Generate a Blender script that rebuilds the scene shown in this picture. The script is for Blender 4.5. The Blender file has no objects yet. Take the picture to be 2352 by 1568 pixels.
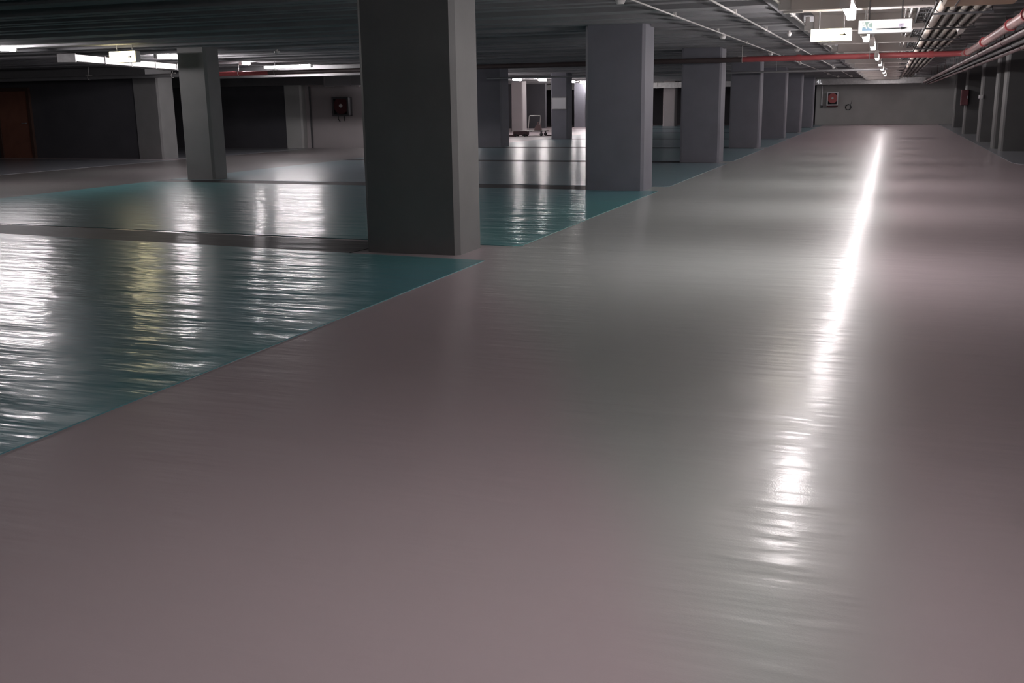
import bpy, math, random
from mathutils import Matrix, Vector
random.seed(7)
SC = bpy.context.scene
COL = SC.collection

# ------------------------------------------------------------------ camera
cam_d = bpy.data.cameras.new('camera'); cam = bpy.data.objects.new('camera', cam_d); COL.objects.link(cam)
cam_d.sensor_fit = 'HORIZONTAL'; cam_d.sensor_width = 36.0; cam_d.lens = 35.849
cam_d.clip_start = 0.05; cam_d.clip_end = 300
rx, up, bk = (0.940775, 0.338731, -0.014253), (-0.063673, 0.217823, 0.973909), (0.332998, -0.915322, 0.226491)
cam.matrix_world = Matrix(((rx[0], up[0], bk[0], 0), (rx[1], up[1], bk[1], 0), (rx[2], up[2], bk[2], 1.4), (0, 0, 0, 1)))
SC.camera = cam
# ------------------------------------------------------------------ world, exposure, lamp levels
w = bpy.data.worlds.new('world'); SC.world = w; w.use_nodes = True
w.node_tree.nodes['Background'].inputs[0].default_value = (0.02, 0.02, 0.022, 1)
w.node_tree.nodes['Background'].inputs[1].default_value = 0.3
SC.view_settings.view_transform = 'Standard'; SC.view_settings.look = 'None'
SC.view_settings.exposure = 0.0; SC.view_settings.gamma = 1.0
SC.view_settings.use_curve_mapping = False
SC.cycles.max_bounces = 7; SC.cycles.caustics_reflective = False
TUBE = 135.0         # radiance of the main aisle tubes
TUBE_MID = 85.0      # the rest of the aisle row and the added far lamps, set weaker
TUBE_BEHIND = 60.0   # unseen tubes added above and behind the viewer
TUBE_LEFT = 150.0     # second aisle
TUBE_FAR = 160.0
SIGN_LIT = 7.0

# ------------------------------------------------------------------ materials
def mat(name, color, rough=0.6, metal=0.0, spec=0.5, noise=0.0, nscale=4.0, bump=0.0, bscale=40.0):
    m = bpy.data.materials.new(name); m.use_nodes = True
    nt = m.node_tree; b = nt.nodes['Principled BSDF']
    b.inputs['Base Color'].default_value = (*color, 1); b.inputs['Roughness'].default_value = rough
    b.inputs['Metallic'].default_value = metal; b.inputs['Specular IOR Level'].default_value = spec
    if noise or bump:
        tc = nt.nodes.new('ShaderNodeTexCoord')
    if noise:
        n = nt.nodes.new('ShaderNodeTexNoise'); n.inputs['Scale'].default_value = nscale; n.inputs['Detail'].default_value = 5
        nt.links.new(tc.outputs['Object'], n.inputs['Vector'])
        r = nt.nodes.new('ShaderNodeValToRGB')
        r.color_ramp.elements[0].position = 0.3; r.color_ramp.elements[1].position = 0.7
        r.color_ramp.elements[0].color = (*[c * (1 - noise) for c in color], 1)
        r.color_ramp.elements[1].color = (*[min(1, c * (1 + noise)) for c in color], 1)
        nt.links.new(n.outputs['Fac'], r.inputs['Fac']); nt.links.new(r.outputs['Color'], b.inputs['Base Color'])
    if bump:
        n2 = nt.nodes.new('ShaderNodeTexNoise'); n2.inputs['Scale'].default_value = bscale; n2.inputs['Detail'].default_value = 3
        nt.links.new(tc.outputs['Object'], n2.inputs['Vector'])
        bp = nt.nodes.new('ShaderNodeBump'); bp.inputs['Strength'].default_value = 1.0; bp.inputs['Distance'].default_value = bump
        nt.links.new(n2.outputs['Fac'], bp.inputs['Height']); nt.links.new(bp.outputs['Normal'], b.inputs['Normal'])
    return m

def emit(name, color, strength):
    m = bpy.data.materials.new(name); m.use_nodes = True
    b = m.node_tree.nodes['Principled BSDF']
    b.inputs['Base Color'].default_value = (0.8, 0.8, 0.8, 1)
    b.inputs['Emission Color'].default_value = (*color, 1); b.inputs['Emission Strength'].default_value = strength
    return m

def epoxy(name, c1, c2, rough, ripple, fall=0.0, coat=0.6, coat_rough=0.12, grain=0.00012, patch=0.16, strip=False, dash=0.002, spec=0.5, fall_y=0.0):
    """Glossy poured floor paint: two slightly different tones in broad patches, roller ripples,
    orange-peel grain, and a cross fall towards the drain (fall = slope along x)."""
    m = bpy.data.materials.new(name); m.use_nodes = True
    nt = m.node_tree; L = nt.links.new; b = nt.nodes['Principled BSDF']
    N = nt.nodes.new
    tc = N('ShaderNodeTexCoord')
    n = N('ShaderNodeTexNoise'); n.inputs['Scale'].default_value = patch; n.inputs['Detail'].default_value = 2
    L(tc.outputs['Object'], n.inputs['Vector'])
    r = N('ShaderNodeValToRGB'); fac = n.outputs['Fac']
    if strip:            # colour cast put into the base colour, between slanting and straight wandering edges
        sp = N('ShaderNodeSeparateXYZ'); L(tc.outputs['Object'], sp.inputs[0])
        def math_(op, a, c):
            q = N('ShaderNodeMath'); q.operation = op
            for k, v in enumerate((a, c)):
                if isinstance(v, (int, float)): q.inputs[k].default_value = v
                else: L(v, q.inputs[k])
            return q.outputs[0]
        wob = math_('MULTIPLY', math_('SUBTRACT', n.outputs['Fac'], 0.5), 1.6)
        def ramp_(v, lo, hi):
            q = N('ShaderNodeMapRange'); q.interpolation_type = 'SMOOTHSTEP'; L(v, q.inputs[0])
            q.inputs[1].default_value = lo; q.inputs[2].default_value = hi; return q.outputs[0]
        X, Y = sp.outputs['X'], sp.outputs['Y']
        a = ramp_(math_('ADD', math_('ADD', X, math_('MULTIPLY', Y, 0.45)), wob), 0.25, 0.85)
        c = ramp_(math_('ADD', X, math_('MULTIPLY', wob, 0.5)), 0.25, -0.35)
        d = ramp_(Y, 40.0, 18.0)
        fac = math_('MULTIPLY', math_('MULTIPLY', a, c), d)
        e = r.color_ramp.elements; e[0].position = 0.0; e[1].position = 1.0
        e[0].color = (*c1, 1); e[1].color = (*c2, 1)
    else:
        r.color_ramp.elements[0].position = 0.42; r.color_ramp.elements[1].position = 0.58
        r.color_ramp.elements[0].color = (*c1, 1); r.color_ramp.elements[1].color = (*c2, 1)
    L(fac, r.inputs['Fac']); L(r.outputs['Color'], b.inputs['Base Color'])
    b.inputs['Roughness'].default_value = rough
    b.inputs['Specular IOR Level'].default_value = spec
    b.inputs['Coat Weight'].default_value = coat; b.inputs['Coat Roughness'].default_value = coat_rough
    # ripples
    def noise(sx, sy, detail, loc=(0, 0, 0)):
        mp = N('ShaderNodeMapping'); mp.inputs['Scale'].default_value = (sx, sy, 1); mp.inputs['Location'].default_value = loc
        L(tc.outputs['Object'], mp.inputs['Vector'])
        t = N('ShaderNodeTexNoise'); t.inputs['Scale'].default_value = 1.0; t.inputs['Detail'].default_value = detail
        t.inputs['Roughness'].default_value = 0.55
        L(mp.outputs['Vector'], t.inputs['Vector']); return t.outputs['Fac']
    def mul(a, k):
        q = N('ShaderNodeMath'); q.operation = 'MULTIPLY'; L(a, q.inputs[0]); q.inputs[1].default_value = k; return q.outputs[0]
    def add(a, c):
        q = N('ShaderNodeMath'); q.operation = 'ADD'; L(a, q.inputs[0]); L(c, q.inputs[1]); return q.outputs[0]
    h = add(mul(noise(0.9, 2.6, 3), ripple), mul(noise(3.0, 7.0, 2, (5, 3, 0)), ripple * 0.22))
    h = add(h, mul(noise(0.9, 5.5, 3, (9, 1, 0)), dash))
    h = add(h, mul(noise(140, 140, 2), grain))
    if fall:
        sx = N('ShaderNodeSeparateXYZ'); L(tc.outputs['Object'], sx.inputs[0])
        h = add(h, mul(sx.outputs['X'], fall))
    if fall_y:
        sy = N('ShaderNodeSeparateXYZ'); L(tc.outputs['Object'], sy.inputs[0])
        h = add(h, mul(sy.outputs['Y'], fall_y))
    bp = N('ShaderNodeBump'); bp.inputs['Strength'].default_value = 1.0; bp.inputs['Distance'].default_value = 1.0
    L(h, bp.inputs['Height']); L(bp.outputs['Normal'], b.inputs['Normal']); L(bp.outputs['Normal'], b.inputs['Coat Normal'])
    return m

M = dict(
    aisle=epoxy('grey epoxy aisle', (0.465, 0.398, 0.414), (0.415, 0.445, 0.427), 0.35, 0.009, fall=-0.068, coat=0.28, coat_rough=0.145, spec=0.40, strip=True, dash=0.006, grain=0.0003),
    lane=epoxy('dark grey epoxy lane', (0.16, 0.145, 0.145), (0.15, 0.15, 0.145), 0.36, 0.010, coat=0.2, dash=0.006),
    band=epoxy('dark grey matt band', (0.04, 0.04, 0.042), (0.045, 0.045, 0.05), 0.55, 0.008, coat=0.06, dash=0.008, spec=0.25, fall_y=0.022),
    bay=epoxy('teal epoxy bay', (0.115, 0.34, 0.345), (0.135, 0.325, 0.37), 0.33, 0.022, coat=0.30, coat_rough=0.10, dash=0.013, fall_y=0.022),
    bay_blue=epoxy('pale blue epoxy bay', (0.22, 0.34, 0.37), (0.24, 0.33, 0.38), 0.34, 0.018, coat=0.3, dash=0.011, fall_y=0.018),
    bay_grey=epoxy('grey blue epoxy bay', (0.27, 0.28, 0.31), (0.28, 0.295, 0.31), 0.4, 0.005),
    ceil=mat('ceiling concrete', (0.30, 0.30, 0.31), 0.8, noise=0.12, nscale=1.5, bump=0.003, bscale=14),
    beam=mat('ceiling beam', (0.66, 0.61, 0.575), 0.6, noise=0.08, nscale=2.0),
    col_warm=mat('column paint grey', (0.205, 0.205, 0.205), 0.55, noise=0.06, nscale=2.5, bump=0.001, bscale=30),
    col_cool=mat('column paint cool grey', (0.195, 0.195, 0.228), 0.55, noise=0.06, nscale=2.5, bump=0.001, bscale=30),  # bluish light of the middle zone put into the column colour
    pier=mat('pier paint dark grey', (0.105, 0.105, 0.105), 0.55, noise=0.06, nscale=2.5),
    wall=mat('wall paint grey', (0.45, 0.455, 0.445), 0.6, noise=0.06, nscale=1.2),
    wall_dark=mat('wall paint dark', (0.075, 0.075, 0.085), 0.6, noise=0.1, nscale=1.2),
    wall_light=mat('wall paint light', (0.42, 0.39, 0.395), 0.6, noise=0.05, nscale=1.2),
    lintel=mat('lintel grey', (0.20, 0.20, 0.205), 0.6, noise=0.06, nscale=2),
    door=mat('door orange brown', (0.22, 0.095, 0.065), 0.5, noise=0.12, nscale=3),
    door_frame=mat('door frame', (0.08, 0.045, 0.035), 0.5),
    white=mat('white enamel', (0.75, 0.74, 0.73), 0.4),
    galv=mat('galvanised steel', (0.55, 0.55, 0.55), 0.38, metal=0.6, noise=0.12, nscale=9),
    steel=mat('grey steel', (0.35, 0.35, 0.36), 0.45, metal=0.5),
    dark=mat('dark steel', (0.06, 0.06, 0.065), 0.5),
    red=mat('red pipe paint', (0.36, 0.075, 0.08), 0.35, noise=0.08, nscale=5),
    redpale=mat('faded red pipe paint', (0.29, 0.175, 0.165), 0.38, noise=0.1, nscale=5),
    greydark=mat('dull grey pipe', (0.10, 0.10, 0.105), 0.5),
    maroon=mat('maroon pipe', (0.08, 0.04, 0.043), 0.45, noise=0.1, nscale=5),
    reddark=mat('dull dark pipe', (0.075, 0.055, 0.055), 0.5, noise=0.1, nscale=5),  # shade on the middle pipe run put into its colour
    redbox=mat('red cabinet', (0.10, 0.028, 0.034), 0.45),
    pinkred=mat('reel red', (0.50, 0.13, 0.13), 0.45),
    beige=mat('beige pipe', (0.42, 0.36, 0.31), 0.42, noise=0.1, nscale=6),
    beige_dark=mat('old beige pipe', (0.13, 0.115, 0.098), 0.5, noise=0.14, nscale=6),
    tan=mat('tan duct', (0.33, 0.21, 0.13), 0.6, noise=0.06, nscale=3),
    cable=mat('black cable', (0.03, 0.03, 0.032), 0.5),
    conduit=mat('pale conduit', (0.62, 0.60, 0.58), 0.4),
    rubber=mat('rubber', (0.03, 0.03, 0.03), 0.7),
    chrome=mat('bright tube', (0.75, 0.75, 0.76), 0.25, metal=0.7),
    ply=mat('platform board', (0.42, 0.40, 0.38), 0.6),
    sack=mat('pinkish sack', (0.42, 0.30, 0.30), 0.8),
    machine=mat('dark maroon machine', (0.09, 0.045, 0.05), 0.5),
    panel=mat('pale panel', (0.78, 0.78, 0.80), 0.5),
    sign_blue=emit('sign blue', (0.40, 0.66, 0.90), 0.75),
    sign_green=emit('sign green', (0.48, 0.68, 0.60), 0.7),
    sign_pink=emit('sign pink', (0.85, 0.68, 0.72), 0.8),
    sign_violet=emit('sign violet', (0.80, 0.68, 0.86), 0.75),
    sign_grey=mat('sign grey', (0.30, 0.33, 0.34), 0.5),
    sign_ink=mat('sign ink', (0.10, 0.10, 0.10), 0.5),
    tube=emit('tube light', (1.0, 0.93, 0.94), TUBE),
    tube_mid=emit('tube light mid aisle', (1.0, 0.93, 0.94), TUBE_MID),
    tube_behind=emit('tube light behind', (1.0, 0.93, 0.94), TUBE_BEHIND),
    tube_left=emit('tube light second aisle', (1.0, 0.93, 0.95), TUBE_LEFT),
    tube_far=emit('tube light far', (1.0, 0.93, 0.93), TUBE_FAR),
    lit=emit('lit sign face', (1.0, 0.90, 0.62), SIGN_LIT),
    lit_left=emit('lit yellowish sign face', (1.0, 0.86, 0.48), SIGN_LIT * 1.8),
    backlit=emit('backlit sign face', (1.0, 0.93, 0.92), 0.95),
    glow_white=emit('white number', (0.95, 0.95, 1.0), 0.55),  # brightness put in as an added glow; the characters are no lamp
)

# ------------------------------------------------------------------ mesh helpers
class MB:
    def __init__(s): s.v = []; s.f = []; s.sm = []
    def _add(s, v, f, smooth=False):
        o = len(s.v); s.v += [tuple(p) for p in v]
        for q in f: s.f.append(tuple(o + i for i in q)); s.sm.append(smooth)
        return s
    def box(s, a, b):
        x0, y0, z0 = a; x1, y1, z1 = b
        return s._add([(x0, y0, z0), (x1, y0, z0), (x1, y1, z0), (x0, y1, z0), (x0, y0, z1), (x1, y0, z1), (x1, y1, z1), (x0, y1, z1)],
                      [(0, 3, 2, 1), (4, 5, 6, 7), (0, 1, 5, 4), (1, 2, 6, 5), (2, 3, 7, 6), (3, 0, 4, 7)])
    def prism(s, pts, z0, z1):
        n = len(pts)
        return s._add([(x, y, z0) for x, y in pts] + [(x, y, z1) for x, y in pts],
                      [tuple(range(n))[::-1], tuple(range(n, 2 * n))] + [(i, (i + 1) % n, n + (i + 1) % n, n + i) for i in range(n)])
    def rounded(s, a, b, c=0.01):
        """box whose vertical and horizontal edges are chamfered by c"""
        x0, y0, z0 = a; x1, y1, z1 = b
        def ring(z, d):
            X0, X1, Y0, Y1 = x0 + d, x1 - d, y0 + d, y1 - d; e = c if d == 0 else c * 0.6
            return [(X0 + e, Y0, z), (X1 - e, Y0, z), (X1, Y0 + e, z), (X1, Y1 - e, z), (X1 - e, Y1, z), (X0 + e, Y1, z), (X0, Y1 - e, z), (X0, Y0 + e, z)]
        R = [ring(z0, c), ring(z0 + c, 0), ring(z1 - c, 0), ring(z1, c)]
        v = [p for r in R for p in r]; f = [tuple(range(8))[::-1], tuple(range(24, 32))]
        for k in range(3):
            for i in range(8): f.append((k * 8 + i, k * 8 + (i + 1) % 8, k * 8 + 8 + (i + 1) % 8, k * 8 + 8 + i))
        return s._add(v, f)
    def cyl(s, p, q, r, n=12, r2=None, caps=True):
        p, q = Vector(p), Vector(q); d = (q - p).normalized()
        a = d.orthogonal().normalized(); b = d.cross(a)
        r2 = r if r2 is None else r2
        v = [p + (a * math.cos(t) + b * math.sin(t)) * r for t in [2 * math.pi * i / n for i in range(n)]]
        v += [q + (a * math.cos(t) + b * math.sin(t)) * r2 for t in [2 * math.pi * i / n for i in range(n)]]
        s._add(v, [(i, (i + 1) % n, n + (i + 1) % n, n + i) for i in range(n)], True)
        if caps: s._add(v, [tuple(range(n))[::-1], tuple(range(n, 2 * n))])
        return s
    def tube(s, pts, r, n=10):
        """swept tube through a polyline with smooth joints"""
        P = [Vector(p) for p in pts]; rings = []; a = None
        for i, p in enumerate(P):
            d = ((P[min(i + 1, len(P) - 1)] - P[max(i - 1, 0)])).normalized()
            a = d.orthogonal().normalized() if a is None else (a - d * a.dot(d)).normalized()
            b = d.cross(a)
            rings.append([p + (a * math.cos(2 * math.pi * k / n) + b * math.sin(2 * math.pi * k / n)) * r for k in range(n)])
        v = [q for R in rings for q in R]; f = []
        for i in range(len(P) - 1):
            for k in range(n): f.append((i * n + k, i * n + (k + 1) % n, (i + 1) * n + (k + 1) % n, (i + 1) * n + k))
        s._add(v, f, True)
        s._add(v, [tuple(range(n))[::-1], tuple(range(len(v) - n, len(v)))])
        return s
    def ring(s, c, axis, R, r, n=20, m=6):
        c = Vector(c); ax = Vector(axis).normalized(); a = ax.orthogonal().normalized(); b = ax.cross(a)
        v = []; f = []
        for i in range(n):
            t = 2 * math.pi * i / n; d = a * math.cos(t) + b * math.sin(t)
            for k in range(m):
                u = 2 * math.pi * k / m
                v.append(c + d * (R + r * math.cos(u)) + ax * r * math.sin(u))
        for i in range(n):
            for k in range(m): f.append((i * m + k, ((i + 1) % n) * m + k, ((i + 1) % n) * m + (k + 1) % m, i * m + (k + 1) % m))
        return s._add(v, f, True)
    def mesh(s, name, m):
        me = bpy.data.meshes.new(name); me.from_pydata(s.v, [], s.f); me.materials.append(m)
        me.polygons.foreach_set('use_smooth', s.sm); me.update()
        return me

def link(name, me, parent=None, loc=(0, 0, 0), rz=0.0):
    o = bpy.data.objects.new(name, me); COL.objects.link(o); o.location = loc; o.rotation_euler = (0, 0, rz)
    if parent: o.parent = parent
    return o
def part(name, mb, m, parent, loc=(0, 0, 0), label=None):
    o = link(name, mb.mesh(name, m), parent, loc)
    if label: o['label'] = label
    return o
def struct(name, mb, m):
    o = link(name, mb.mesh(name, m)); o['kind'] = 'structure'; return o
def tag(o, label, cat, group=None):
    o['label'] = label; o['category'] = cat
    if group: o['group'] = group
    return o
def thing(name, loc, label, cat, group=None, rz=0.0):
    return tag(link(name, None, None, loc, rz), label, cat, group)
def solo(name, mb, m, label, cat, group=None, loc=(0, 0, 0)):
    return tag(link(name, mb.mesh(name, m), None, loc), label, cat, group)
def text_mesh(txt, size, depth, m):
    c = bpy.data.curves.new('lettering', 'FONT'); c.body = txt; c.size = size; c.extrude = depth
    c.align_x = 'CENTER'; c.align_y = 'CENTER'; c.resolution_u = 3
    o = bpy.data.objects.new('lettering_source', c); COL.objects.link(o)
    dg = bpy.context.evaluated_depsgraph_get(); dg.update()
    me = bpy.data.meshes.new_from_object(o.evaluated_get(dg)); me.materials.clear(); me.materials.append(m)
    bpy.data.objects.remove(o); bpy.data.curves.remove(c)
    me.transform(Matrix.Rotation(math.pi / 2, 4, 'X'))      # stand upright, facing -y
    return me

CEIL = 2.67          # slab soffit
RIB = 2.57           # soffit of the small ribs left and right of the aisle
# ------------------------------------------------------------------ room shell
floor = struct('floor', MB().box((-31, -16, -0.2), (10, 68, 0)), M['aisle'])
ceiling = struct('ceiling', MB().box((-31, -16, CEIL), (10, 68, CEIL + 0.2)), M['ceil'])
struct('wall_back', MB().box((-3.95, 62.4, 0), (10, 62.65, CEIL)), M['wall'])
struct('wall_back_left', MB().box((-31, 67.0, 0), (-3.95, 67.25, CEIL)), M['wall_dark'])
struct('wall_right', MB().box((9.0, -16, 0), (9.25, 62.4, CEIL)), M['wall_dark'])
struct('wall_left', MB().box((-31.2, -16, 0), (-30.9, 67, CEIL)), M['wall_dark'])
struct('wall_front', MB().box((-30.9, -16.2, 0), (9.0, -16, CEIL)), M['wall'])
# cross walls that box in the stalls beyond the second aisle
w3 = struct('wall_left_near', MB().box((-30.9, 24.85, 0), (-20.5, 25.15, 2.3)), M['wall_dark'])
struct('trim_1', MB().box((-30.9, 24.22, 2.3), (-19.6, 24.74, CEIL)), M['lintel'])
struct('wall_left_far', MB().box((-30.9, 31.8, 0), (-19.85, 32.1, 2.15)), M['wall_dark'])
struct('trim_4', MB().box((-20.0, 27.25, 2.29), (-13.6, 27.6, CEIL)), M['lintel'])
struct('trim_2', MB().box((-30.9, 31.6, 2.15), (-17.9, 31.98, CEIL)), M['lintel'])
struct('wall_left_block', MB().box((-19.2, 32.02, 0), (-16.95, 37.5, CEIL)), M['wall_light'])
struct('trim_3', MB().prism([(-19.85, 31.72), (-19.25, 31.72), (-19.2, 31.77), (-19.2, 32.4), (-19.85, 32.4)], 0, 2.15), M['wall'])
struct('wall_left_end', MB().box((-30.9, 58.5, 0), (-19.0, 58.8, CEIL)), M['wall_dark'])
struct('wall_left_pier', MB().box((-17.66, 60, 0), (-17.0, 60.5, CEIL)), M['col_cool'])
# orange door in the near cross wall
dr = link('door_1', None, None, (-25.0, 24.85, 0)); dr['kind'] = 'structure'
part('door_leaf', MB().rounded((-0.62, -0.06, 0.01), (0.52, -0.005, 2.0), 0.008), M['door'], dr)
part('door_frame', MB().box((0.52, -0.09, 0), (0.62, -0.001, 2.1)).box((-0.72, -0.09, 0), (-0.62, -0.001, 2.1)).box((-0.62, -0.09, 2.0), (0.52, -0.001, 2.1)), M['door_frame'], dr)
part('door_handle', MB().cyl((0.40, -0.06, 1.05), (0.40, -0.12, 1.05), 0.015).cyl((0.40, -0.12, 1.05), (0.27, -0.12, 1.05), 0.012), M['steel'], dr)

# painted bays: thin coats lying on the slab
edge = -3.41
bay_rows = [(-5.9, 8.66), (9.66, 16.36), (17.25, 24.05), (24.9, 31.6), (32.5, 39.2), (40.2, 47.3), (48.2, 55.3), (56.2, 62.3)]
for k, (a, b) in enumerate(bay_rows):
    left = -13.72 if k < 4 else -13.2
    part('painted_bay', MB().prism([(left, a), (edge - 0.06, a), (edge, a + 0.03), (edge, b), (left, b + (0.9 if k < 2 else 0.4))] if k == 0 else
         [(left, a + (0.6 if k == 1 else 0.2)), (edge - 0.08, a), (edge, a + 0.08), (edge, b), (left, b + 0.5)], 0.0, 0.006), M['bay'] if k < 2 else M['bay_blue'], floor)
    if k < 7:
        nb = bay_rows[k + 1][0]
        part('painted_band', MB().prism([(left, b + (0.95 if k == 0 else 0.52)), (-4.9 if k == 0 else -3.75, b + 0.06), (-4.8 if k == 0 else -3.75, nb - 0.04), (left, nb + (0.55 if k == 0 else 0.18))], 0.0, 0.004), M['band'], floor)  # dimness of the grey floor between bays put in as dark strips
part('painted_bay', MB().prism([(-30.8, 8), (-18.9, 8), (-18.85, 24.2), (-30.8, 24.2)], 0, 0.006), M['bay_grey'], floor)
part('painted_bay', MB().prism([(-30.8, 24.95), (-18.85, 24.95), (-18.8, 31.5), (-30.8, 31.5)], 0, 0.006), M['bay_grey'], floor)
part('painted_lane', MB().box((-18.84, 8, 0), (-13.73, 33.5, 0.003)), M['lane'], floor)  # darker grey sheet over the near part of the second aisle
kerb = []
for i in range(9):
    t = math.pi + i * math.pi / 16
    kerb.append((3.75 + 1.15 * math.cos(t), 25.0 + 1.6 * math.sin(t)))
part('raised_bay', MB().prism([(2.62, 62.3), (2.60, 30.0)] + kerb + [(8.95, 23.4), (8.95, 62.3)], 0, 0.006), M['bay_grey'], floor)

# ceiling: small ribs to both sides of the aisle, deep cross beams over the aisle
y = -2.0; ribs_l = []
rib_me = {}
while y < 66:
    wd = 0.16 + 0.10 * random.random(); dz = 0.07 + 0.05 * random.random()
    part('rib', MB().box((-30.9, y, CEIL - dz), (-1.42, y + wd, CEIL)), M['ceil'], ceiling)
    if y < 62: part('rib', MB().box((1.2, y, CEIL - dz), (8.9, y + wd, CEIL)), M['ceil'], ceiling)
    y += 0.46 + 0.12 * random.random()
for k in range(-7, 13):
    yb = 12.9 + 3.94 * k
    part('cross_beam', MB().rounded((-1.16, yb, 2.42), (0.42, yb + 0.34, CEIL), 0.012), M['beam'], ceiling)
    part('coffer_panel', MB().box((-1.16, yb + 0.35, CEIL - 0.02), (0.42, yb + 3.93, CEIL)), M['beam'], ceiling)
    part('beam_bracket', MB().box((-1.30, yb + 0.04, 2.44), (-1.16, yb + 0.26, 2.56)).box((-1.24, yb + 0.02, 2.40), (-1.02, yb + 0.12, 2.425)), M['conduit'], ceiling)
part('edge_beam', MB().box((-1.46, -15.9, 2.54), (-1.32, 62.3, CEIL)), M['ceil'], ceiling)

# ------------------------------------------------------------------ columns
def column(x1, y0, W, D, m, label, h=CEIL - 0.005, ch=0.045):
    x0, yb = x1 - W, y0 + D
    mb = MB().prism([(x0 + ch, y0), (x1 - ch, y0), (x1, y0 + ch), (x1, yb - ch), (x1 - ch, yb), (x0 + ch, yb), (x0, yb - ch), (x0, y0 + ch)], 0, h)
    return solo('concrete_column', mb, m, label, 'column')
cols = [(-3.77, 8.92, 0.99, 0.60, 'col_warm', 'widest grey concrete column, nearest to the camera, beside the shiny aisle'),
        (-3.65, 16.31, 0.97, 0.72, 'col_cool', 'grey concrete column second nearest along the aisle, behind the widest one'),
        (-3.65, 24.3, 0.92, 0.72, 'col_cool', 'grey concrete column third along the aisle, crossed by the red pipe near its top'),
        (-3.66, 32.24, 0.90, 0.72, 'col_cool', 'grey concrete column fourth along the left edge of the aisle'),
        (-3.64, 40.31, 0.88, 0.72, 'col_cool', 'grey concrete column fifth along the left edge of the aisle'),
        (-3.66, 48.12, 0.88, 0.72, 'col_cool', 'grey concrete column sixth along the left edge of the aisle'),
        (-3.67, 56.0, 0.88, 0.72, 'col_cool', 'last grey concrete column on the left of the aisle, by the far wall'),
        (-12.66, 17.45, 0.68, 0.48, 'col_warm', 'slim grey column left of the widest column, among wet teal bays'),
        (-19.65, 24.75, 0.88, 0.72, 'col_warm', 'pillar at the end of the dark wall with the orange door'),
        (-12.15, 32.7, 0.95, 0.75, 'col_cool', 'dark bluish column just right of the widest column, in the middle rows'),
        (-12.0, 39.8, 0.68, 0.7, 'col_cool', 'column in the middle rows that carries a pale rectangular panel'),
        (-18.0, 51.6, 0.64, 0.7, 'wall_light', 'pale column behind the platform trolley in the far left aisle'),
        (-11.8, 61.0, 0.72, 0.7, 'wall_light', 'small pale column far away, seen between the second and third aisle columns'),
        ]
for x, yy, W, D, mk, lb in cols: column(x, yy, W, D, M[mk], lb)
for x, yy, W, D, lb in [(3.80, 30.2, 0.94, 0.85, 'nearest dark pier right of the aisle, its lit side a tall pale strip'),
                        (3.80, 31.6, 1.02, 0.8, 'dark pier right of the aisle, close behind the nearest pier'),
                        (3.75, 36.5, 0.98, 0.9, 'dark pier right of the aisle with a small pale box on it'),
                        (3.75, 44.6, 0.93, 0.9, 'dark pier right of the aisle with a red cabinet on its front'),
                        (3.9, 54.2, 0.96, 0.9, 'farthest dark pier on the right of the aisle, by the far wall')]:
    column(x, yy, W, D, M['pier'], lb)

# ------------------------------------------------------------------ lamps
def lamp(x, yy, z, L, m, label, group=None, rz=0.0, hang=True, rods=True):
    t = thing('fluorescent_lamp', (x, yy, z), label, 'lamp', group, rz)
    h = L / 2
    part('tray', MB().prism([(-0.03, -h), (0.03, -h), (0.03, h), (-0.03, h)], 0.075, 0.11).box((-0.012, -h + 0.05, 0.05), (0.012, h - 0.05, 0.075)), M['white'], t)
    part('tube', MB().cyl((0, -h + 0.03, 0), (0, h - 0.03, 0), 0.036, 14), m, t)
    for s in (-1, 1):
        part('end_cap', MB().rounded((-0.04, s * h - 0.025, -0.04), (0.04, s * h + 0.025, 0.078), 0.01), M['white'], t)
        if rods: part('hanger_rod', MB().cyl((0, s * h * 0.7, 0.11), (0, s * h * 0.7, CEIL - z), 0.007, 8), M['steel'], t)
    return t
ords = ['nearest', 'second', 'third', 'fourth', 'fifth', 'sixth', 'seventh', 'eighth']
for k in range(8):
    lamp(-0.355 + 0.006 * k * 3.94, [9.0, 13.9, 18.1][k] if k < 3 else 10.3 + 3.94 * k, [2.1, 2.16, 2.23][k] if k < 3 else 2.2, 1.25, M['tube'] if k < 3 else M['tube_mid'],
         ['bright twin fluorescent lamp above the two hanging signs, first of the aisle row',
          'glowing fluorescent lamp at the lower edge of the blue sign, second of the aisle row',
          'glowing fluorescent lamp just above the red cross pipe, third of the aisle row',
          'fluorescent lamp hidden mostly by the red cross pipe, fourth of the aisle row',
          'fluorescent lamp just below the red cross pipe, fifth of the aisle row',
          'small far fluorescent lamp, sixth of the aisle row',
          'small far fluorescent lamp, seventh of the aisle row',
          'farthest fluorescent lamp of the aisle row, near the far wall'][k])
for k, yy in enumerate([2.4, -1.5, -5.4]):  # unseen lamps added to brighten the foreground floor and column fronts
    lamp(-0.37, yy, 2.2, 1.3, M['tube_behind'], ['fluorescent lamp of the aisle row straight above the viewer',
         'fluorescent lamp of the aisle row just behind the viewer', 'fluorescent lamp of the aisle row, farthest behind the viewer'][k])
for k, yy in enumerate([42.6, 46.5, 50.5, 54.4, 58.3]):  # unseen lamps added to light the far floor and end wall
    lamp(-0.1, yy, 2.53, 1.3, M['tube_mid'], ['fluorescent lamp set up between the beams, just past the farthest visible one', 'second fluorescent lamp set up between the far beams',
         'third fluorescent lamp set up between the far beams', 'fourth fluorescent lamp set up between the far beams', 'fluorescent lamp set up between the beams in front of the far duct'][k], rods=False)
lamp(-15.75, 15.05, 2.55, 1.5, M['tube_left'], 'bright fluorescent lamp cut by the left edge of the photo')
lamp(-15.45, 20.25, 2.55, 1.5, M['tube_left'], 'bright fluorescent lamp partly behind the slim column, right of the small lit sign')
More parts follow.
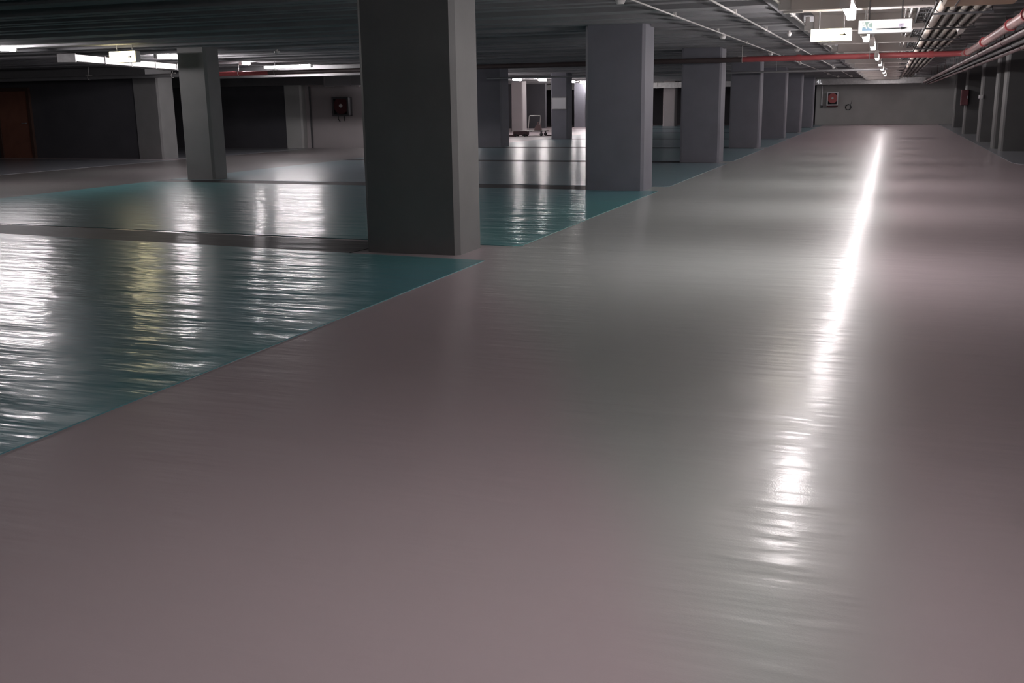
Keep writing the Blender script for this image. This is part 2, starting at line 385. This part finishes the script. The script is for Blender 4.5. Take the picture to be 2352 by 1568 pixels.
lamp(-16.35, 26.4, 2.55, 1.6, M['tube_left'], 'bright fluorescent lamp left of the widest column, turned across the aisle', rz=math.pi / 2 - 0.05)
for k, yy in enumerate([32.8, 38.3]):  # unseen lamps added to light the middle-row columns
    lamp(-15.9, yy, 2.5, 1.4, M['tube_left'], ['fluorescent lamp of the second aisle beyond the hose reel wall, behind the widest column', 'fluorescent lamp of the second aisle in front of the trolley, behind the widest column'][k])
lamp(-16.1, 23.9, 2.55, 0.4, M['tube_left'], 'short bright lamp over the red pipe, just right of the slim column')
for k, (x, yy) in enumerate([(-16.3, 45.9), (-15.7, 47.9), (-15.8, 53.1), (-16.0, 56.0), (-16.75, 59.6)]):
    lamp(x, yy, 2.5, 1.3, M['tube_far'], ['far lamp over the trolley, leftmost of the far group', 'brightest far lamp, above and right of the trolley',
         'far lamp just right of the column with the pale panel', 'tiny far lamp, second right of the panel column', 'tiny far lamp at the edge of the second aisle column'][k])

# ------------------------------------------------------------------ hanging signs
def hanging_sign(x0, x1, yy, z0, z1, label, face_m, depth=0.09, face_label='lit white face'):
    cx = (x0 + x1) / 2
    t = thing('hanging_sign', (cx, yy, z0), label, 'sign')
    W, H = (x1 - x0) / 2, z1 - z0
    part('sign_box', MB().rounded((-W, 0.0, 0), (W, depth, H), 0.012), M['white'], t)
    part('sign_face', MB().rounded((-W + 0.006, -0.012, 0.006), (W - 0.006, 0.0, H - 0.006), 0.004), face_m, t, label=face_label)
    for s in (-1, 1): part('hanger_rod', MB().cyl((s * W * 0.6, depth / 2, H), (s * W * 0.6, depth / 2, CEIL - z0), 0.008, 8), M['steel'], t)
    return t, W, H
def arrow(x0, x1, z, th, head):
    return MB()._add([(x0, -0.015, z - th), (x1 - head, -0.015, z - th), (x1 - head, -0.015, z - th * 3.2), (x1, -0.015, z), (x1 - head, -0.015, z + th * 3.2), (x1 - head, -0.015, z + th), (x0, -0.015, z + th),
                      (x0, -0.0118, z - th), (x1 - head, -0.0118, z - th), (x1 - head, -0.0118, z - th * 3.2), (x1, -0.0118, z), (x1 - head, -0.0118, z + th * 3.2), (x1 - head, -0.0118, z + th), (x0, -0.0118, z + th)],
                     [(0, 1, 5, 6), (2, 3, 4), (0, 7, 8, 1), (1, 8, 9, 2), (2, 9, 10, 3), (3, 10, 11, 4), (4, 11, 12, 5), (5, 12, 13, 6), (6, 13, 7, 0)])
t, W, H = hanging_sign(-0.94, -0.47, 13.2, 2.075, 2.225, 'glowing blank white box sign with small black arrow pointing right, over the aisle', M['lit'])
part('arrow', arrow(W * 0.42, W * 0.78, H * 0.5, 0.0055, 0.04), M['sign_ink'], t)
t, W, H = hanging_sign(-0.375, 0.185, 12.3, 2.095, 2.245, 'long white hanging sign with blue and green AC square and long grey arrow', M['backlit'], face_label='backlit white face')
part('sign_square', MB().box((-W * 0.84, -0.015, H * 0.22), (-W * 0.46, -0.0115, H * 0.42)), M['sign_blue'], t, label='blue lower half of the square')
part('sign_square', MB().box((-W * 0.84, -0.015, H * 0.42), (-W * 0.46, -0.0115, H * 0.84)), M['sign_green'], t, label='green upper half of the square')
link('lettering', text_mesh('AC', 0.10, 0.002, M['backlit']), t, (-W * 0.65, -0.017, H * 0.57))
link('lettering', text_mesh('ATYPA', 0.042, 0.001, M['sign_pink']), t, (-W * 0.05, -0.014, H * 0.80))
part('sign_square', MB().box((W * 0.5, -0.015, H * 0.42), (W * 0.68, -0.0115, H * 0.66)), M['sign_violet'], t, label='small pale violet square')
link('lettering', text_mesh('P', 0.032, 0.002, M['white']), t, (W * 0.59, -0.017, H * 0.54))
part('arrow', arrow(-W * 0.30, W * 0.84, H * 0.32, 0.005, 0.07), M['sign_grey'], t)
t, W, H = hanging_sign(-14.23, -13.62, 16.6, 2.29, 2.5, 'small glowing box sign over the second aisle, left of the slim column', M['lit_left'], depth=0.16)
part('arrow', arrow(W * 0.45, W * 0.8, H * 0.48, 0.008, 0.06), M['sign_ink'], t)

# ------------------------------------------------------------------ pipes
rp = thing('sprinkler_pipe', (0, 23.6, 2.285), 'large red pipe crossing under the ceiling and turning along the aisle on the right', 'pipe')
xe = 1.42
bend = [(xe - 0.16 + 0.16 * math.sin(a), -0.16 + 0.16 * math.cos(a), 0) for a in [i * math.pi / 2 / 6 for i in range(1, 7)]]
part('pipe_run', MB().tube([(-3.1, 0, 0), (-1, 0, 0), (xe - 0.16, 0, 0)] + bend[:3], 0.058, 14), M['red'], rp, label='red run over the aisle')
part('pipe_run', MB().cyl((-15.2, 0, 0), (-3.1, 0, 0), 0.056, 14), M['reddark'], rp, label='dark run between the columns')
part('pipe_run', MB().cyl((-17.3, 0, 0), (-15.2, 0, 0), 0.058, 14), M['red'], rp, label='red run over the second aisle')
part('pipe_run', MB().cyl((-29.0, 0, 0), (-17.3, 0, 0), 0.05, 14), M['lintel'], rp, label='grey run at the far left')
part('pipe_run', MB().tube(bend[2:] + [(xe, -3, 0), (xe - 0.06, -14, 0), (xe - 0.07, -24, 0)], 0.062, 14), M['redpale'], rp, label='faded red run along the aisle')
for yy in (-0.5, -4.6, -8.8, -10.6, -14): part('coupling', MB().cyl((xe - 0.004 * abs(yy), yy - 0.05, 0), (xe - 0.004 * abs(yy), yy + 0.05, 0), 0.078, 14), M['red'], rp)
for x in (0.75, -1.9): part('coupling', MB().cyl((x - 0.05, 0, 0), (x + 0.05, 0, 0), 0.072, 14), M['red'], rp)
for x in (-0.45, -3.1, -6.2, -9.5, -12.2, -15.0, -16.1, -17.2, -18.2, -21):
    part('hanger_rod', MB().cyl((x, 0, 0.055), (x, 0, CEIL - 2.285), 0.008, 8).box((x - 0.09, -0.03, 0.056), (x + 0.09, 0.03, 0.066)).ring((x, 0, 0), (1, 0, 0), 0.062, 0.006, 14, 5), M['conduit'], rp)

def run(name, x, z, r, y0, y1, m, label, clamps=(), cm=None, cat='pipe', group=None, x2=None):
    x2 = x if x2 is None else x2
    t = thing(name, (x, y0, z), label, cat, group)
    part('pipe_run', MB().cyl((0, 0, 0), (x2 - x, y1 - y0, 0), r, 14), m, t)
    for yy in clamps:
        if y0 < yy < y1:
            xx = (x2 - x) * (yy - y0) / (y1 - y0)
            part('clamp', MB().cyl((xx, yy - y0 - 0.02, 0), (xx, yy - y0 + 0.02, 0), r + 0.008, 14).cyl((xx, yy - y0, r), (xx, yy - y0, CEIL - z), 0.006, 6), cm or M['dark'], t)
    return t
cl = [12.9, 14.3, 17.2, 20.5, 24.0, 28, 32, 36, 40, 44, 48, 52, 56]
run('insulated_pipe', 0.53, 2.5, 0.06, 12.3, 58, M['beige'], 'brightest beige pipe, leftmost of the five beside the cable tray', cl)
run('insulated_pipe', 0.665, 2.5, 0.05, 12.3, 58, M['beige_dark'], 'dull beige pipe, second from the left of the five', cl)
run('insulated_pipe', 0.80, 2.5, 0.05, 12.3, 58, M['beige_dark'], 'dull beige pipe in the middle of the five', cl)
t = run('insulated_pipe', 0.935, 2.5, 0.05, 12.3, 58, M['beige_dark'], 'dull beige pipe with a pale elbow, fourth from the left', cl)
part('elbow', MB().tube([(0.0, 5.6, -0.02), (0.015, 5.45, -0.055), (0.03, 5.40, -0.11)], 0.05, 12), M['conduit'], t, label='pale capped elbow')
run('insulated_pipe', 1.065, 2.5, 0.04, 12.3, 50, M['beige_dark'], 'thin dull beige pipe, rightmost of the five', cl)
for k, yy in enumerate([14.35, 17.3, 20.6, 24.1]):
    solo('pipe_bracket', MB().box((0.44, yy, 2.412), (1.14, yy + 0.05, 2.436)).cyl((0.452, yy + 0.025, 2.43), (0.452, yy + 0.025, CEIL), 0.006, 8).cyl((1.12, yy + 0.025, 2.44), (1.12, yy + 0.025, CEIL), 0.008, 8),
         M['dark'], ['dark channel bracket under the beige pipes, nearest the tan duct', 'dark channel bracket under the beige pipes, second from the tan duct',
                     'dark channel bracket under the beige pipes, third from the tan duct', 'dark channel bracket under the beige pipes, by the red cross pipe'][k], 'bracket')
cl2 = [9.5, 13.2, 17.6, 22, 26.5, 31, 36, 42, 48]
run('service_pipe', 1.56, 2.21, 0.05, 6, 58, M['maroon'], 'dark red pipe just below the large faded red pipe', cl2, M['maroon'], x2=1.62)
run('service_pipe', 1.70, 2.17, 0.04, 6, 58, M['greydark'], 'grey pipe, middle of the bundle under the large red pipe', cl2, x2=1.74)
run('service_pipe', 1.90, 2.27, 0.028, 6, 58, M['beige_dark'], 'brownish pipe, upper right of the bundle under the red pipe', cl2, x2=1.905)
run('service_pipe', 1.83, 2.13, 0.04, 6, 58, M['maroon'], 'maroon pipe, lowest of the bundle under the large red pipe', cl2, M['maroon'], x2=1.85)
run('service_pipe', 1.97, 2.20, 0.03, 6, 58, M['greydark'], 'thin grey pipe, outermost right of the bundle', cl2, x2=1.97)
# tan duct crossing above the beige pipes
t = thing('air_duct', (0.8, 11.5, 2.345), 'tan box duct at the top of the photo, where the beige pipes start', 'duct')
part('duct_body', MB().rounded((-0.33, 0, 0), (0.36, 0.78, CEIL - 2.345), 0.01), M['tan'], t)
part('duct_seam', MB().box((-0.215, -0.006, -0.004), (-0.20, 0.786, CEIL - 2.345)), M['dark'], t)
# cable tray and conduits right of the lamps
t = thing('cable_tray', (0.36, 7.0, 2.47), 'dark cable tray full of cables, left of the beige pipes', 'tray')
part('tray_side', MB().box((-0.085, 0, 0), (-0.075, 51, 0.06)), M['lintel'], t)
part('tray_side', MB().box((0.075, 0, 0), (0.085, 51, 0.06)), M['lintel'], t)
rung = part('tray_rung', MB().box((-0.075, 0, 0.002), (0.075, 0.02, 0.01)), M['dark'], t)
for k in range(1, 85):
    c = rung.copy(); COL.objects.link(c); c.location = (0, 0.6 * k, 0)
for i in range(6):
    pts = [(-0.06 + 0.024 * i + random.uniform(-0.012, 0.012), yy, 0.028 + random.uniform(0, 0.03)) for yy in [j * 1.27 for j in range(41)]]
    part('cable', MB().tube(pts, 0.011, 6), M['cable'], t)
for yy in range(1, 51, 4): part('hanger_rod', MB().cyl((-0.08, yy, 0.06), (-0.08, yy, CEIL - 2.47), 0.006, 6).cyl((0.08, yy, 0.06), (0.08, yy, CEIL - 2.47), 0.006, 6), M['steel'], t)
def conduit(x, z, y0, y1, r, label, x2=None, m='conduit', step=2.6):
    x2 = x if x2 is None else x2
    t = thing('conduit', (x, y0, z), label, 'conduit')
    part('pipe_run', MB().cyl((0, 0, 0), (x2 - x, y1 - y0, 0), r, 10), M[m], t)
    yy = 1.0
    while yy < y1 - y0:
        xx = (x2 - x) * yy / (y1 - y0)
        part('saddle', MB().box((xx - r * 1.6, yy - 0.02, -r - 0.003), (xx + r * 1.6, yy + 0.02, CEIL - z)), M[m], t); yy += step
    return t
conduit(0.19, 2.5, 7, 58, 0.014, 'pale thin conduit right of the aisle lamps, beside the cable tray', 0.24)
conduit(0.13, 2.53, 7, 58, 0.010, 'thinner pale conduit right of the aisle lamps, nearest to them', 0.16)
conduit(-2.86, 2.54, 6, 58, 0.011, 'thin ceiling conduit farthest left, reaching the second aisle column', -2.6, step=3.7)
conduit(-2.03, 2.54, 6, 58, 0.013, 'thin ceiling conduit midway between columns and lamps', -1.9, step=3.7)
conduit(-1.30, 2.515, 6, 58, 0.019, 'thicker pale conduit along the left edge of the lit beams', -1.24)
# thin conduit crossing far down the aisle
t = thing('conduit', (-12, 31.0, 2.2), 'thin pale conduit crossing the aisle beyond the red pipe', 'conduit')
part('pipe_run', MB().cyl((0, 0, 0), (11.9, 0, 0), 0.03, 10), M['steel'], t)
for x in (2.0, 5.0, 8.9, 11.75): part('hanger_rod', MB().cyl((x, 0, 0), (x, 0, CEIL - 2.2), 0.007, 6), M['steel'], t)

# small ceiling detectors
for k, (x, yy, s, lb) in enumerate([(-2.89, 11.64, 1.0, 'small white ceiling box at the top edge of the photo, above the bay'),
        (-2.85, 19.0, 1.0, 'small ceiling detector just above the third aisle column'), (-2.79, 26.4, 1.0, 'small ceiling detector just above the left part of the red pipe'),
        (-2.68, 33.85, 1.0, 'small ceiling detector just below the left part of the red pipe'), (-2.57, 47.75, 1.0, 'tiny ceiling detector left of the far duct'),
        (-2.03, 24.72, 1.1, 'bright white detector above the red pipe, left of the lit box sign'), (-1.69, 18.8, 0.7, 'tiny pale detector left of the lit box sign'),
        (-1.93, 38.9, 1.0, 'bright small detector under the red pipe, before the far wall'), (-1.83, 54.2, 1.0, 'tiny bright detector above the far duct'),
        (-2.45, 54.5, 1.0, 'tiny detector above the hose reel on the far wall'), (-11.9, 18.84, 1.0, 'small pale detector on the dark ceiling above the left lamps')]):
    t = thing('smoke_detector', (x, yy, 2.47), lb, 'detector')
    part('detector_head', MB().cyl((0, 0, 0), (0, 0, 0.035), 0.04 * s, 14, 0.055 * s), M['white'], t)
    part('detector_base', MB().cyl((0, 0, 0.035), (0, 0, 0.06), 0.06 * s, 14).cyl((0, 0, 0.06), (0, 0, CEIL - 2.47), 0.02, 8), M['conduit'], t)

# ------------------------------------------------------------------ ducts
t = thing('air_duct', (0, 60.5, 2.2), 'long flat metal duct across the far end, above the far wall', 'duct')
part('duct_body', MB().box((-22, 0, 0), (1.75, 0.5, 0.30)), M['galv'], t)
fl = part('duct_flange', MB().box((-0.02, -0.02, -0.02), (0.02, 0.52, 0.32)), M['galv'], t, (1.6, 0, 0))
for k in range(1, 20):
    c = fl.copy(); COL.objects.link(c); c.location = (1.6 - 1.2 * k, 0, 0)
for k in range(5): part('hanger_rod', MB().cyl((1.2 - 5 * k, 0.25, 0.3), (1.2 - 5 * k, 0.25, CEIL - 2.2), 0.012, 6), M['steel'], t)
a = Vector((-16.05, 17.66, 2.40)); b = Vector((-17.6, 23.0, 2.40)); ang = math.atan2(b.y - a.y, b.x - a.x); Ld = (b - a).length
t = thing('air_duct', a, 'bright metal duct under the lamp, left of the slim column', 'duct', rz=ang)
part('duct_body', MB().rounded((0, -0.02, 0), (Ld, 0.34, 0.15), 0.008), M['galv'], t)
for k in range(5): part('duct_flange', MB().box((k * Ld / 4 - 0.015, -0.035, -0.012), (k * Ld / 4 + 0.015, 0.355, 0.162)), M['galv'], t)
for k in range(2): part('hanger_rod', MB().cyl((0.9 + 3.2 * k, 0.16, 0.15), (0.9 + 3.2 * k, 0.16, CEIL - 2.4), 0.01, 6), M['steel'], t)
t = thing('air_duct', (-17.85, 31.35, 2.08), 'short grey duct above the wall with the hose reel, left of the widest column', 'duct')
part('duct_body', MB().rounded((0, -0.4, 0), (3.2, 0.2, 0.36), 0.01), M['steel'], t)
for k in range(4): part('duct_flange', MB().box((k * 1.0 + 0.02, -0.42, -0.02), (k * 1.0 + 0.06, 0.22, 0.38)), M['steel'], t)
part('hanger_rod', MB().cyl((0.5, -0.1, 0.36), (0.5, -0.1, CEIL - 2.08), 0.012, 6).cyl((2.6, -0.1, 0.36), (2.6, -0.1, CEIL - 2.08), 0.012, 6), M['steel'], t)
t = thing('wall_pipe', (-18.95, 31.9, 0), 'thin dark pipe running up the corner left of the hose reel wall', 'pipe')
part('pipe_run', MB().cyl((0, 0, 0), (0, 0, 2.1), 0.03, 8), M['dark'], t)

# ------------------------------------------------------------------ fire hose reels and wall gear
def hose_reel(x0, x1, yy, z0, z1, label, frame_m, depth=0.22, reel_m=None):
    cx, cz = (x0 + x1) / 2, (z0 + z1) / 2; W, H = (x1 - x0) / 2, (z1 - z0) / 2
    t = thing('hose_reel_cabinet', (cx, yy, z0), label, 'hose reel')
    part('back_box', MB().box((-W, -0.03, 0), (W, 0, 2 * H)).box((-W, -depth, 0), (-W + 0.02, -0.03, 2 * H)).box((W - 0.02, -depth, 0), (W, -0.03, 2 * H)).box((-W, -depth, 0), (W, -0.03, 0.02)).box((-W, -depth, 2 * H - 0.02), (W, -0.03, 2 * H)), M['dark'], t)
    b = 0.055
    part('front_frame', MB().box((-W - 0.01, -depth - 0.02, -0.01), (-W + b, -depth, 2 * H + 0.01)).box((W - b, -depth - 0.02, -0.01), (W + 0.01, -depth, 2 * H + 0.01))
         .box((-W + b, -depth - 0.02, -0.01), (W - b, -depth, b)).box((-W + b, -depth - 0.02, 2 * H - b), (W - b, -depth, 2 * H + 0.01)), frame_m, t)
    R = min(W, H) - 0.03; reel_m = reel_m or M['pinkred']
    rl = part('reel', MB().cyl((0, -depth + 0.04, H + 0.03), (0, -depth + 0.055, H + 0.03), R, 28).cyl((0, -0.06, H + 0.03), (0, -0.05, H + 0.03), R, 28), reel_m, t, label='red reel disc')
    part('hub', MB().cyl((0, -depth + 0.01, H + 0.03), (0, -depth + 0.05, H + 0.03), 0.06, 16), M['white'], rl, label='pale hub')
    hs = MB()
    for j in range(3): hs.ring((0, -depth + 0.075 + 0.04 * j, H + 0.03), (0, 1, 0), R - 0.05, 0.02, 26, 6)
    part('hose', hs, M['cable'], t)
    return t, W, H
t, W, H = hose_reel(-3.34, -2.74, 62.4, 1.08, 1.80, 'red hose reel in a pale frame on the far grey wall', M['panel'])
part('drain_lip', MB().rounded((-W, -0.25, -0.10), (W, -0.02, -0.01), 0.02), M['redbox'], t)
t, W, H = hose_reel(-18.0, -17.38, 32.02, 1.09, 1.72, 'dark hose reel cabinet on the pale wall left of the widest column', M['dark'], 0.26, M['redbox'])
part('hose_end', MB().tube([(-0.16, -0.15, 0.0), (-0.15, -0.17, -0.10), (-0.10, -0.17, -0.18), (-0.08, -0.17, -0.19)], 0.016, 8), M['cable'], t)
part('hose_end', MB().tube([(0.06, -0.15, 0.0), (0.09, -0.17, -0.08), (0.085, -0.17, -0.17)], 0.016, 8), M['cable'], t)
t = thing('fire_cabinet', (2.95, 44.59, 1.10), 'dark red cabinet on a dark pier right of the aisle', 'cabinet')
part('cabinet_body', MB().rounded((-0.33, -0.25, 0), (-0.05, 0, 0.60), 0.015), M['redbox'], t)
part('cabinet_door', MB().rounded((-0.31, -0.275, 0.02), (-0.07, -0.25, 0.58), 0.008), M['redbox'], t)
part('door_handle', MB().cyl((-0.1, -0.285, 0.25), (-0.1, -0.285, 0.36), 0.012, 8), M['steel'], t)
t = thing('cable_loop', (-2.17, 62.37, 0.97), 'coiled dark cable hanging on the far grey wall', 'cable')
part('coil', MB().ring((0, -0.03, 0), (0, 1, 0), 0.15, 0.014, 24, 6).ring((0.02, -0.03, -0.015), (0, 1, 0), 0.145, 0.013, 24, 6), M['cable'], t)
part('cable_tail', MB().tube([(0.09, -0.02, 0.13), (0.16, -0.02, 0.2), (0.18, -0.02, 0.38)], 0.011, 6), M['cable'], t)
part('hook', MB().cyl((0.06, 0.03, 0.145), (0.06, -0.05, 0.145), 0.012, 8), M['steel'], t)
t = thing('wall_pipe', (-3.62, 62.34, 0), 'pale vertical pipe left of the hose reel on the far wall', 'pipe')
part('pipe_run', MB().cyl((0, 0, 0.98), (0, 0, 2.2), 0.035, 10), M['panel'], t)
part('valve', MB().cyl((0, 0, 0.95), (0, 0, 1.08), 0.055, 10), M['dark'], t)
t = thing('switch_box', (2.74, 36.49, 1.36), 'small pale box on a dark pier right of the aisle', 'box')
part('box_body', MB().rounded((-0.07, -0.07, 0), (0.07, 0, 0.12), 0.01), M['panel'], t)
part('box_cover', MB().rounded((-0.05, -0.08, 0.02), (0.05, -0.07, 0.10), 0.004), M['white'], t)
t = thing('wall_panel', (-12.34, 39.79, 1.19), 'pale rectangular panel on a column in the middle rows', 'panel')
part('panel_board', MB().rounded((-0.29, -0.03, 0), (0.29, 0, 0.43), 0.006), M['panel'], t)
part('panel_rim', MB().box((-0.30, -0.036, -0.01), (-0.27, 0, 0.44)).box((0.27, -0.036, -0.01), (0.30, 0, 0.44)).box((-0.27, -0.036, -0.01), (0.27, 0, 0.015)).box((-0.27, -0.036, 0.415), (0.27, 0, 0.44)), M['galv'], t)
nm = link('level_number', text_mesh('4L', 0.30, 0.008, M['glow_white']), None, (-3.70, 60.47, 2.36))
tag(nm, 'white characters 4L on the far duct beside the last column', 'lettering')

# ------------------------------------------------------------------ platform trolley and what lies by it
t = thing('platform_trolley', (-15.0, 44.5, 0), 'platform trolley with a tall bright handle on the far lit floor', 'trolley', rz=-0.12)
part('platform', MB().rounded((-0.55, -0.3, 0.20), (0.6, 0.3, 0.24), 0.01), M['ply'], t)
part('handle', MB().tube([(-0.42, 0.28, 0.24), (-0.36, 0.30, 0.84), (-0.33, 0.30, 0.88), (0.18, 0.30, 0.88), (0.21, 0.30, 0.84), (0.15, 0.28, 0.24)], 0.022, 8), M['white'], t)
for sx in (-0.42, 0.48):
    for sy in (-0.22, 0.22):
        cst = part('caster', MB().cyl((sx, sy - 0.02, 0.07), (sx, sy + 0.02, 0.07), 0.07, 14), M['rubber'], t)
        part('fork', MB().box((sx - 0.03, sy - 0.035, 0.06), (sx + 0.03, sy - 0.025, 0.20)).box((sx - 0.03, sy + 0.025, 0.06), (sx + 0.03, sy + 0.035, 0.20)), M['steel'], cst)
t = thing('paint_sack', (-14.78, 44.42, 0.243), 'pinkish sack slumped on the trolley platform', 'sack')
part('sack_body', MB()._add([(-0.14, -0.1, 0), (0.16, -0.1, 0), (0.16, 0.12, 0), (-0.14, 0.12, 0), (-0.10, -0.08, 0.16), (0.13, -0.07, 0.2), (0.12, 0.09, 0.24), (-0.08, 0.08, 0.18), (0.0, 0.0, 0.30)],
     [(0, 3, 2, 1), (0, 1, 5, 4), (1, 2, 6, 5), (2, 3, 7, 6), (3, 0, 4, 7), (4, 5, 8), (5, 6, 8), (6, 7, 8), (7, 4, 8)]), M['sack'], t)
part('sack_neck', MB().cyl((0.0, 0.0, 0.28), (0.01, 0.0, 0.36), 0.03, 8, 0.05), M['sack'], t)
t = thing('floor_machine', (-15.55, 43.7, 0), 'low dark maroon machine on the floor left of the trolley', 'machine', rz=0.1)
part('machine_body', MB().rounded((-0.1, -0.2, 0.05), (0.55, 0.2, 0.24), 0.03), M['machine'], t)
part('machine_skirt', MB().rounded((-0.38, -0.12, 0.0), (-0.05, 0.14, 0.07), 0.015), M['machine'], t)
for x in (0.02, 0.44): part('machine_wheel', MB().cyl((x, -0.24, 0.06), (x, -0.2, 0.06), 0.06, 12).cyl((x, 0.2, 0.06), (x, 0.24, 0.06), 0.06, 12), M['rubber'], t)
part('machine_handle', MB().tube([(0.5, 0.0, 0.2), (0.62, 0.0, 0.24), (0.7, 0.0, 0.2)], 0.02, 8), M['steel'], t)
solo('rag', MB().rounded((-0.12, -0.08, 0), (0.14, 0.08, 0.05), 0.02), M['machine'], 'dark crumpled rag on the floor right of the trolley', 'rag', loc=(-14.2, 44.3, 0))
